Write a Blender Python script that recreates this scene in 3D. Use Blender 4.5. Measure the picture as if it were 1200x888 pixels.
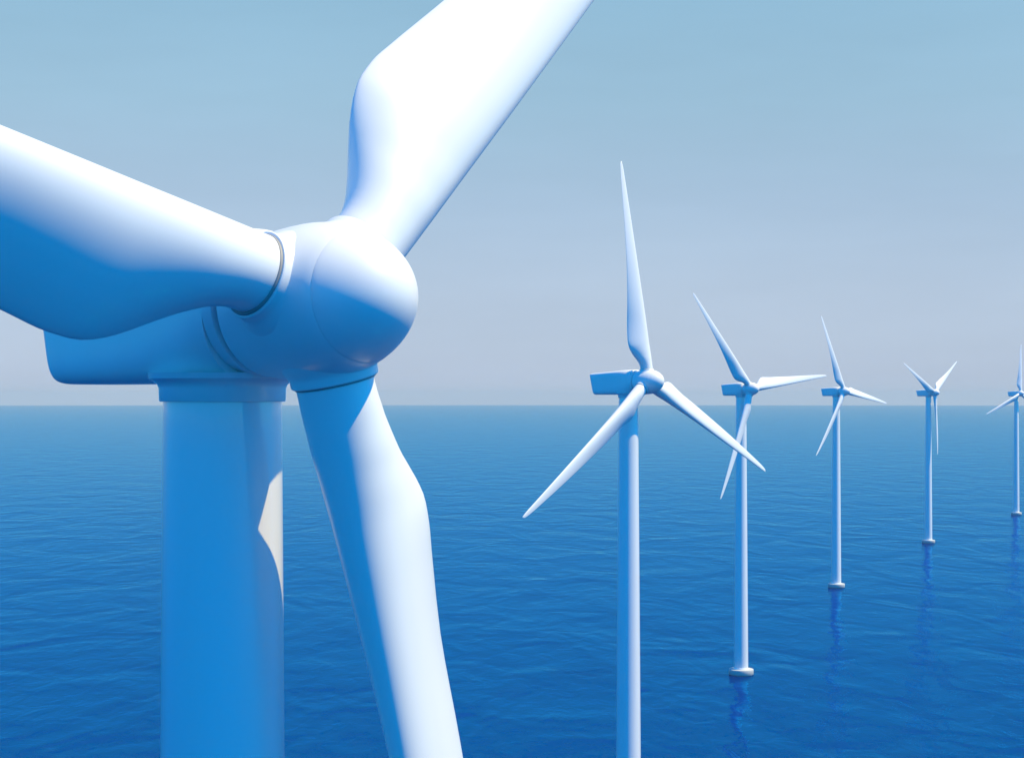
import bpy, bmesh, math, random
from mathutils import Matrix, Vector
R = math.radians
for o in list(bpy.data.objects): bpy.data.objects.remove(o)
S = bpy.context.scene
C = S.collection
random.seed(4)

# ------------------------------------------------------------------ camera
CAM_H = 80.0
cam = bpy.data.cameras.new('camera'); camo = bpy.data.objects.new('camera', cam); C.objects.link(camo)
camo.location = (0, 0, CAM_H); camo.rotation_euler = (R(90), 0, 0)
cam.sensor_width = 36; cam.lens = 60.0; cam.shift_y = 21/1200
cam.clip_start = 0.5; cam.clip_end = 60000
S.camera = camo
FPX = 2000.0                                     # focal length in photograph pixels (1200 wide)

# ------------------------------------------------------------------ sun and sky
SUN_EL, SUN_AZ = R(58.5), R(-7)                    # azimuth from +X, negative towards the camera
sd = Vector((math.cos(SUN_EL)*math.cos(SUN_AZ), math.cos(SUN_EL)*math.sin(SUN_AZ), math.sin(SUN_EL)))
sl = bpy.data.lights.new('sun', 'SUN'); sl.energy = 4.3; sl.angle = R(0.5); sl.color = (1.0, 0.79, 0.345)
so = bpy.data.objects.new('sun', sl); C.objects.link(so)
so.rotation_euler = sd.to_track_quat('Z', 'Y').to_euler(); so.location = (60, -20, 160)

W = bpy.data.worlds.new('World'); S.world = W; W.use_nodes = True
nt = W.node_tree; N = nt.nodes; L = nt.links
for n in list(N): N.remove(n)
def nd(t, **k):
    n = N.new(t)
    for a, b in k.items(): setattr(n, a, b)
    return n
def math_n(op, a, b=None, clamp=False):
    n = nd('ShaderNodeMath', operation=op); n.use_clamp = clamp
    for i, v in enumerate((a, b)):
        if v is None: continue
        if isinstance(v, (int, float)): n.inputs[i].default_value = v
        else: L.new(v, n.inputs[i])
    return n.outputs[0]
tc = nd('ShaderNodeTexCoord'); sp = nd('ShaderNodeSeparateXYZ'); L.new(tc.outputs['Generated'], sp.inputs[0])
zc = math_n('MAXIMUM', sp.outputs[2], 0.012)
cb = nd('ShaderNodeCombineXYZ'); L.new(sp.outputs[0], cb.inputs[0]); L.new(sp.outputs[1], cb.inputs[1]); L.new(zc, cb.inputs[2])
sky = nd('ShaderNodeTexSky', sky_type='NISHITA'); sky.sun_disc = False
sky.sun_elevation = SUN_EL; sky.sun_rotation = math.pi/2 - SUN_AZ
sky.altitude = 80; sky.air_density = 1.0; sky.dust_density = 0.6; sky.ozone_density = 6.0
L.new(cb.outputs[0], sky.inputs[0])
# the deep clear blue of the upper sky
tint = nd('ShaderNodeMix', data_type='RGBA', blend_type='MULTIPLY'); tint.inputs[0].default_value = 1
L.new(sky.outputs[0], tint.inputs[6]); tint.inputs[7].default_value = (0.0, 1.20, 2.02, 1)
# pale veil of thin high haze that lies low over the sea ahead
veil = nd('ShaderNodeValToRGB'); cr = veil.color_ramp
STOPS = [(0.0, (.460, .530, .665)), (.03, (.465, .560, .695)), (.0575, (.455, .565, .710)), (.1125, (.385, .530, .695)), (.17, (.325, .515, .675)), (.24, (.270, .485, .660))]
cr.elements[0].position = 0; cr.elements[1].position = 1
while len(cr.elements) < len(STOPS): cr.elements.new(.5)
for e, (p, c) in zip(cr.elements, STOPS): e.position = p; e.color = (*c, 1)
L.new(zc, veil.inputs[0])
vs = nd('ShaderNodeMix', data_type='RGBA', blend_type='MULTIPLY'); vs.inputs[0].default_value = 1
L.new(veil.outputs[0], vs.inputs[6]); vs.inputs[7].default_value = (6.6, 6.6, 6.6, 1)
ns = nd('ShaderNodeTexNoise'); ns.inputs['Scale'].default_value = 2.2; ns.inputs['Detail'].default_value = 4; ns.inputs['Roughness'].default_value = .6
nm = nd('ShaderNodeMapping'); nm.inputs['Scale'].default_value = (1.3, 1.3, 7); L.new(tc.outputs['Generated'], nm.inputs[0]); L.new(nm.outputs[0], ns.inputs['Vector'])
nr = nd('ShaderNodeMapRange'); L.new(ns.outputs['Fac'], nr.inputs[0]); nr.inputs[1].default_value = .3; nr.inputs[2].default_value = .7; nr.inputs[3].default_value = 6.8; nr.inputs[4].default_value = 7.4
L.new(nr.outputs[0], vs.inputs[7])
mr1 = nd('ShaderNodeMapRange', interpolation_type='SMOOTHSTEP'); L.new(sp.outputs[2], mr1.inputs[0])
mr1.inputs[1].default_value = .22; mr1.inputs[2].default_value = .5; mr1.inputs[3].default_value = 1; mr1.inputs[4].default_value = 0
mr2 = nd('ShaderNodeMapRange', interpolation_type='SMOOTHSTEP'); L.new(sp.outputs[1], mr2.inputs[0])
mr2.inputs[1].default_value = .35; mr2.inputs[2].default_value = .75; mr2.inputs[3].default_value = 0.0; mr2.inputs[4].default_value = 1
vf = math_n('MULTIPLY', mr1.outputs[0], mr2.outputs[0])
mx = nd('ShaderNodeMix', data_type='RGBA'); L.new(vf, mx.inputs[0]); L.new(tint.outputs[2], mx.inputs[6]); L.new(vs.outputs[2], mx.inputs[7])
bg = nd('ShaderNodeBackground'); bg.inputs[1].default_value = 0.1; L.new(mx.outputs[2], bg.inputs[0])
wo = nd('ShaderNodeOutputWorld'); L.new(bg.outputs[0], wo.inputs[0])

S.render.engine = 'CYCLES'
S.view_settings.view_transform = 'Standard'; S.view_settings.look = 'None'
S.view_settings.exposure = 0.56; S.view_settings.gamma = 1; S.view_settings.use_curve_mapping = False
S.cycles.caustics_reflective = False; S.cycles.caustics_refractive = False
S.cycles.max_bounces = 6; S.cycles.volume_bounces = 0

# ------------------------------------------------------------------ materials
def paint(name, base, rough, coat=0.0):
    m = bpy.data.materials.new(name); m.use_nodes = True
    t = m.node_tree; p = t.nodes['Principled BSDF']
    p.inputs['Coat Weight'].default_value = coat; p.inputs['Coat Roughness'].default_value = .05; p.inputs['Coat IOR'].default_value = 1.6
    c = t.nodes.new('ShaderNodeTexCoord')
    mp = t.nodes.new('ShaderNodeMapping'); mp.inputs['Scale'].default_value = (1, 1, .12)
    n = t.nodes.new('ShaderNodeTexNoise'); n.inputs['Scale'].default_value = 1.3; n.inputs['Detail'].default_value = 5
    t.links.new(c.outputs['Object'], mp.inputs[0]); t.links.new(mp.outputs[0], n.inputs['Vector'])
    r = t.nodes.new('ShaderNodeValToRGB')
    r.color_ramp.elements[0].position = .3; r.color_ramp.elements[0].color = (base*.98, base*.98, base*.977, 1)
    r.color_ramp.elements[1].position = .6; r.color_ramp.elements[1].color = (base, base, base, 1)
    t.links.new(n.outputs['Fac'], r.inputs[0]); t.links.new(r.outputs[0], p.inputs['Base Color'])
    mr = t.nodes.new('ShaderNodeMapRange'); mr.inputs[3].default_value = rough-.012; mr.inputs[4].default_value = rough+.015
    t.links.new(n.outputs['Fac'], mr.inputs[0]); t.links.new(mr.outputs[0], p.inputs['Roughness'])
    return m
M_WHITE = paint('white_gelcoat', .80, .32, .1)
M_STEEL = paint('white_tower_paint', .79, .3, 1.0)
M_CONC = paint('pale_platform_paint', .5, .6)
M_SEAL = paint('grey_rubber_seal', .30, .6)

def water():
    m = bpy.data.materials.new('sea_water'); m.use_nodes = True
    t = m.node_tree; t.nodes.remove(t.nodes['Principled BSDF'])
    df = t.nodes.new('ShaderNodeBsdfDiffuse'); df.inputs[0].default_value = (.0, .028, .142, 1)
    gl = t.nodes.new('ShaderNodeBsdfGlossy'); gx = t.nodes.new('ShaderNodeMix'); gx.data_type = 'RGBA'; gx.inputs[6].default_value = (.0, .50, 1.0, 1); gx.inputs[7].default_value = (.25, .80, 1, 1); gl.inputs['Roughness'].default_value = .08
    fr = t.nodes.new('ShaderNodeFresnel'); fr.inputs[0].default_value = 1.33
    fm = t.nodes.new('ShaderNodeMath'); fm.operation = 'MULTIPLY'; fm.inputs[1].default_value = .92; t.links.new(fr.outputs[0], fm.inputs[0])
    fp = t.nodes.new('ShaderNodeMath'); fp.operation = 'POWER'; fp.inputs[1].default_value = 3.5; t.links.new(fr.outputs[0], fp.inputs[0])   # towards grazing the reflection loses its colour
    t.links.new(fp.outputs[0], gx.inputs[0]); t.links.new(gx.outputs[2], gl.inputs[0])
    mx = t.nodes.new('ShaderNodeMixShader'); t.links.new(fm.outputs[0], mx.inputs[0]); t.links.new(df.outputs[0], mx.inputs[1]); t.links.new(gl.outputs[0], mx.inputs[2])
    t.links.new(mx.outputs[0], t.nodes['Material Output'].inputs['Surface'])
    c = t.nodes.new('ShaderNodeNewGeometry')
    def noise(scale, sx, sy, rot, det, rough=.5, dist=0.0):
        mp = t.nodes.new('ShaderNodeMapping'); mp.inputs['Scale'].default_value = (sx, sy, 1); mp.inputs['Rotation'].default_value = (0, 0, R(rot))
        n = t.nodes.new('ShaderNodeTexNoise'); n.inputs['Scale'].default_value = scale; n.inputs['Detail'].default_value = det
        n.inputs['Roughness'].default_value = rough; n.inputs['Distortion'].default_value = dist
        t.links.new(c.outputs['Position'], mp.inputs[0]); t.links.new(mp.outputs[0], n.inputs['Vector']); return n.outputs['Fac']
    prev = None
    for f, dist in ((noise(.030, 1.0, .55, 28, 2, .5, .8), 2.1), (noise(.12, 1.1, .6, -22, 3, .5, .6), .5), (noise(.5, 1.1, .7, 35, 2), .07)):
        b = t.nodes.new('ShaderNodeBump'); b.inputs['Strength'].default_value = 1; b.inputs['Distance'].default_value = dist
        t.links.new(f, b.inputs['Height'])
        if prev: t.links.new(prev, b.inputs['Normal'])
        prev = b.outputs[0]
    for x in (df, gl, fr): t.links.new(prev, x.inputs['Normal'])
    return m
M_SEA = water()

# ------------------------------------------------------------------ mesh helpers
def link(name, bm, m, parent=None, mat=None, smooth=True, sharp=40):
    me = bpy.data.meshes.new(name); bmesh.ops.recalc_face_normals(bm, faces=bm.faces[:])
    for f in bm.faces: f.smooth = smooth
    for e in bm.edges:
        if len(e.link_faces) == 2 and e.calc_face_angle(0) > R(sharp): e.smooth = False
    bm.to_mesh(me); bm.free(); me.materials.append(m)
    o = bpy.data.objects.new(name, me); C.objects.link(o)
    if parent: o.parent = parent
    if mat: o.matrix_basis = mat
    return o
def loft(bm, rings, cap0=True, cap1=True):
    vr = [[bm.verts.new(p) for p in r] for r in rings]
    n = len(vr[0])
    for a, b in zip(vr, vr[1:]):
        for i in range(n): bm.faces.new((a[i], a[(i+1) % n], b[(i+1) % n], b[i]))
    if cap0: bm.faces.new(vr[0][::-1])
    if cap1: bm.faces.new(vr[-1])
def lathe(bm, prof, axis='Z', n=64, cx=0, cap0=True, cap1=True):
    rings = []
    for s, r in prof:
        ring = []
        for i in range(n):
            a = 2*math.pi*i/n; u, v = r*math.cos(a), r*math.sin(a)
            ring.append((u, v, s) if axis == 'Z' else (s, u, v))
        rings.append(ring)
    loft(bm, rings, cap0, cap1)
def smooth_interp(tab, x):
    # monotone cubic through a table of (x, y)
    if x <= tab[0][0]: return tab[0][1]
    if x >= tab[-1][0]: return tab[-1][1]
    for i in range(len(tab)-1):
        if tab[i][0] <= x <= tab[i+1][0]: break
    def sl(j):
        if j <= 0 or j >= len(tab)-1:
            j0 = max(0, min(j, len(tab)-2)); return (tab[j0+1][1]-tab[j0][1])/(tab[j0+1][0]-tab[j0][0])
        d0 = (tab[j][1]-tab[j-1][1])/(tab[j][0]-tab[j-1][0]); d1 = (tab[j+1][1]-tab[j][1])/(tab[j+1][0]-tab[j][0])
        return 0 if d0*d1 <= 0 else 2*d0*d1/(d0+d1)
    x0, y0 = tab[i]; x1, y1 = tab[i+1]; h = x1-x0; t = (x-x0)/h
    return (2*t**3-3*t*t+1)*y0+(t**3-2*t*t+t)*h*sl(i)+(-2*t**3+3*t*t)*y1+(t**3-t*t)*h*sl(i+1)

# ------------------------------------------------------------------ setting: sea and air
SEA_R = 16500.0
bm = bmesh.new()
radii = [60, 200, 500, 1000, 2000, 4000, 8000, SEA_R]
cen = bm.verts.new((0, 0, 0)); prev = None
for r in radii:
    ring = [bm.verts.new((r*math.cos(2*math.pi*i/180), r*math.sin(2*math.pi*i/180), 0)) for i in range(180)]
    for i in range(180):
        j = (i+1) % 180
        if prev is None: bm.faces.new((cen, ring[i], ring[j]))
        else: bm.faces.new((prev[i], ring[i], ring[j], prev[j]))
    prev = ring
sea = link('sea', bm, M_SEA, smooth=True); sea['kind'] = 'structure'

HAZE_DENSITY = 5.5e-5
bm = bmesh.new(); bmesh.ops.create_cube(bm, size=1)
hm = bpy.data.materials.new('sea_haze'); hm.use_nodes = True
for n in list(hm.node_tree.nodes):
    if n.type != 'OUTPUT_MATERIAL': hm.node_tree.nodes.remove(n)
pv = hm.node_tree.nodes.new('ShaderNodeVolumePrincipled'); pv.inputs['Density'].default_value = HAZE_DENSITY
pv.inputs['Color'].default_value = (.70, .80, .82, 1); pv.inputs['Anisotropy'].default_value = 0.0
hm.node_tree.links.new(pv.outputs[0], [n for n in hm.node_tree.nodes if n.type == 'OUTPUT_MATERIAL'][0].inputs['Volume'])
hz = link('haze', bm, hm, smooth=False); hz['kind'] = 'stuff'
hz.scale = (34000, 34000, 131); hz.location = (0, 0, 64.5)

# ------------------------------------------------------------------ wind turbine
HUB_Z, OVERHANG, ROTOR_R, TILT = 82.28, 3.8, 33.73, R(3.5)
CHORD = [(1.8, 1.90), (2.3, 1.90), (2.8, 2.02), (3.4, 2.36), (4.0, 2.80), (4.6, 3.24), (5.2, 3.56), (5.7, 3.70), (6.3, 3.72), (7.2, 3.62), (9.3, 3.32), (16, 2.45), (22.6, 1.76), (29, 1.10), (32.3, .72), (33.3, .48), (33.62, .28), (ROTOR_R, .06)]
THICK = [(1.8, 1.0), (2.4, 1.0), (3.4, .84), (4.4, .62), (5.6, .48), (8, .42), (12, .36), (20, .28), (33.7, .22)]
TWIST = [(1.9, 22), (3, 22), (5.5, 15.5), (7, 17.5), (9, 19), (12, 15), (16, 10), (24, 3), (33.7, 0)]
def blade_mesh():
    bm = bmesh.new(); rings = []; n = 64
    zs = [1.8, 2.2, 2.5] + [2.5+.25*i for i in range(1, 24)] + [8.5+.7*i for i in range(1, 35)] + [32.6, 32.9, 33.2, 33.4, 33.55, 33.66, ROTOR_R]
    for z in zs:
        c = smooth_interp(CHORD, z); th = smooth_interp(THICK, z); b = R(smooth_interp(TWIST, z))
        w = max(0, min(1, (z-2.4)/3.0)); w = w*w*(3-2*w)*.8                 # circle -> aerofoil
        le = .97 + (.16-.97)*(z-2.2)/(ROTOR_R-2.2)
        if z > 32.3: le -= (.16)*((z-32.3)/(ROTOR_R-32.3))**2*.6
        ring = []
        for i in range(n):
            f = 2*math.pi*i/n; x = (1-math.cos(f))/2
            yc = .5*math.sin(f)
            q = max(x, 0)
            ya = 5*(.2969*math.sqrt(q)-.126*q-.3516*q*q+.2843*q**3-.1036*q**4)*.9 + .035*x*math.sin(f if f < math.pi else 2*math.pi-f)
            ya = ya if f <= math.pi else -ya
            prof = (yc*(1-w)+ya*w)*th*c
            y = le - x*c; xx = prof
            ring.append((xx*math.cos(b)+y*math.sin(b)-.9*(z/ROTOR_R)**2, y*math.cos(b)-xx*math.sin(b), z))
        rings.append(ring)
    loft(bm, rings); return bm
def socket_mesh():
    bm = bmesh.new()
    lathe(bm, [(1.2, 1.36), (1.40, 1.29), (1.52, 1.22), (1.61, 1.15), (1.69, 1.10), (1.77, 1.075), (1.90, 1.075), (1.93, 1.068), (1.95, 1.05), (1.955, .90)], n=72); return bm
def seal_mesh():
    bm = bmesh.new(); lathe(bm, [(1.87, .93), (1.87, 1.0), (1.985, 1.0), (2.005, .985), (2.01, .93)], n=72); return bm
SEAM, TIP = 1.62, 2.88
def spin_r(x): return 1.88*math.sqrt(max(0, 1-(max(x, 0)/TIP)**2.0))
def body_mesh():
    bm = bmesh.new()
    pr = [(-1.74, 1.40), (-1.74, 1.68), (-1.68, 1.75), (-1.3, 1.80), (-.9, 1.84), (-.4, 1.87), (0, 1.88)]
    pr += [(x/10, spin_r(x/10)) for x in range(2, 16, 2)] + [(SEAM-.03, spin_r(SEAM-.03)-.001), (SEAM-.004, spin_r(SEAM)-.008), (SEAM-.004, 1.2)]
    lathe(bm, pr, 'X', 96); return bm
def nose_mesh():
    bm = bmesh.new(); pr = [(SEAM+.004, 1.2), (SEAM+.004, spin_r(SEAM)-.008), (SEAM+.03, spin_r(SEAM+.03))]
    t0 = math.asin((SEAM+.03)/TIP)
    for i in range(1, 25):
        t = t0+(math.pi/2-t0)*i/24; x = TIP*math.sin(t); pr.append((x, max(1.88*math.cos(t), .012)))
    lathe(bm, pr, 'X', 96); return bm
def superring(x, hw, zb, zt, e, n=72, shear=0):
    cz, hh = (zb+zt)/2, (zt-zb)/2; r = []
    for i in range(n):
        a = 2*math.pi*i/n; cc, ss = math.cos(a), math.sin(a)
        y = hw*math.copysign(abs(cc)**(2/e), cc); z = hh*math.copysign(abs(ss)**(2/e), ss)
        r.append((x - shear*z/hh, y, cz+z))
    return r
NB = 80.34
def nacelle_mesh():
    bm = bmesh.new(); st = []
    for k in range(7):                                                    # rounded rear edge
        t = k/6*math.pi/2; q = 1-math.sin(t)
        st.append(superring(-6.55+.34*(1-math.cos(t)), 1.42-.34*q, NB+.34*q, 83.66-.2*q, 7, shear=.38))
    for x, hw, zt, e in ((-4.9, 1.45, 83.75, 7), (-3.2, 1.5, 83.88, 6.5), (-1.8, 1.56, 84.0, 5.5), (-.6, 1.62, 84.1, 4.5), (.4, 1.68, 84.16, 3.4), (1.0, 1.72, 84.18, 2.8), (1.5, 1.74, 84.18, 2.4)):
        st.append(superring(x, hw, NB+.02*max(0, x+1), zt, e, shear=.38*max(0, (-3.2-x))/2.5 if x < -3.2 else 0))
    loft(bm, st); return bm
def cowl_mesh():
    bm = bmesh.new()
    lathe(bm, [(1.515, 1.5), (1.515, 1.755), (1.53, 1.775), (1.86, 1.79), (1.92, 1.775), (1.94, 1.74), (1.94, 1.4)], 'X', 96); return bm
def bearing_mesh():
    bm = bmesh.new(); lathe(bm, [(1.7, 1.62), (2.5, 1.62)], 'X', 64); return bm
def yaw_mesh():
    bm = bmesh.new()
    lathe(bm, [(79.88, 1.50), (79.88, 1.57), (79.91, 1.595), (80.22, 1.605), (80.31, 1.64), (80.39, 1.73), (80.46, 1.86), (80.6, 1.9)], n=80); return bm
def tower_mesh():
    bm = bmesh.new(); lathe(bm, [(1.55+i*(79.9-1.55)/24, 2.05+(1.50-2.05)*i/24) for i in range(25)], n=96); return bm
def flange_mesh():
    bm = bmesh.new(); lathe(bm, [(1.6, 2.0), (1.6, 2.22), (1.95, 2.22), (2.0, 2.19), (2.05, 2.08), (2.05, 1.9)], n=72); return bm
def base_mesh():
    bm = bmesh.new(); lathe(bm, [(-3, 3.3), (.15, 3.3), (.16, 3.5), (.22, 3.55), (1.5, 3.55), (1.6, 3.52), (1.66, 3.42), (1.66, 1.5)], n=72); return bm

GROUP = 'wind turbines standing in a row in the sea'
def frame(phase, tilt_up=TILT):
    tilt = Matrix.Rotation(-tilt_up, 4, 'Y')                                  # nose up
    return Matrix.Translation((OVERHANG, 0, HUB_Z)) @ tilt @ Matrix.Rotation(-phase, 4, 'X')
proto = {}
def part(name, fn, m, parent, mat=None, sharp=40):
    if name in proto:
        o = proto[name].copy(); C.objects.link(o); o.parent = parent
        o.matrix_basis = mat if mat else Matrix.Identity(4)
        return o
    o = link(name, fn(), m, parent, mat, sharp=sharp); proto[name] = o
    return o
def turbine(tx, off, yaw, phase, label, dist=None, tilt_up=TILT):
    D = dist or FPX*CAM_H/off
    t = bpy.data.objects.new('wind_turbine', None); C.objects.link(t)
    t.location = ((tx-600)*D/FPX, D, 0); t.rotation_euler = (0, 0, R(yaw-90))
    t.empty_display_size = 3
    t['label'] = label; t['category'] = 'wind turbine'; t['group'] = GROUP
    part('base_platform', base_mesh, M_CONC, t)
    tw = part('tower', tower_mesh, M_STEEL, t)
    part('foot_flange', flange_mesh, M_STEEL, tw)
    part('yaw_collar', yaw_mesh, M_STEEL, t)
    na = part('nacelle', nacelle_mesh, M_WHITE, t)
    part('front_cowl', cowl_mesh, M_WHITE, na, Matrix.Translation((0, 0, HUB_Z)))
    part('main_bearing', bearing_mesh, M_SEAL, t, Matrix.Translation((0, 0, HUB_Z)))
    hub = part('hub', body_mesh, M_WHITE, t, frame(0, tilt_up))
    part('nose_cone', nose_mesh, M_WHITE, hub)
    for k in range(3):
        a = R(phase) + k*2*math.pi/3
        part('blade_socket', socket_mesh, M_WHITE, hub, Matrix.Rotation(-a, 4, 'X'))
        b = part('blade', blade_mesh, M_WHITE, t, frame(a, tilt_up), sharp=80)
        part('root_seal', seal_mesh, M_SEAL, b)
    return t

turbine(261, 0, 46, 46.4, 'huge close-up wind turbine filling the left side, its rotor cut off by the frame', dist=43.5, tilt_up=R(2.4))
turbine(736.5, 611, 46, -4.5, 'wind turbine with one blade straight up and its tower running out of the bottom edge')
turbine(868.5, 325, 38, -36.9, 'wind turbine with one blade level to the right, its platform nearest to the bottom edge')
turbine(980, 223, 45, -21.2, 'wind turbine between the level-bladed one and the Y-shaped one')
turbine(1088, 171, 47, -61.7, 'distant wind turbine with blades forming a Y, one hanging straight down')
turbine(1191, 138, 28, 6, 'farthest and smallest wind turbine, cut by the right edge of the picture')
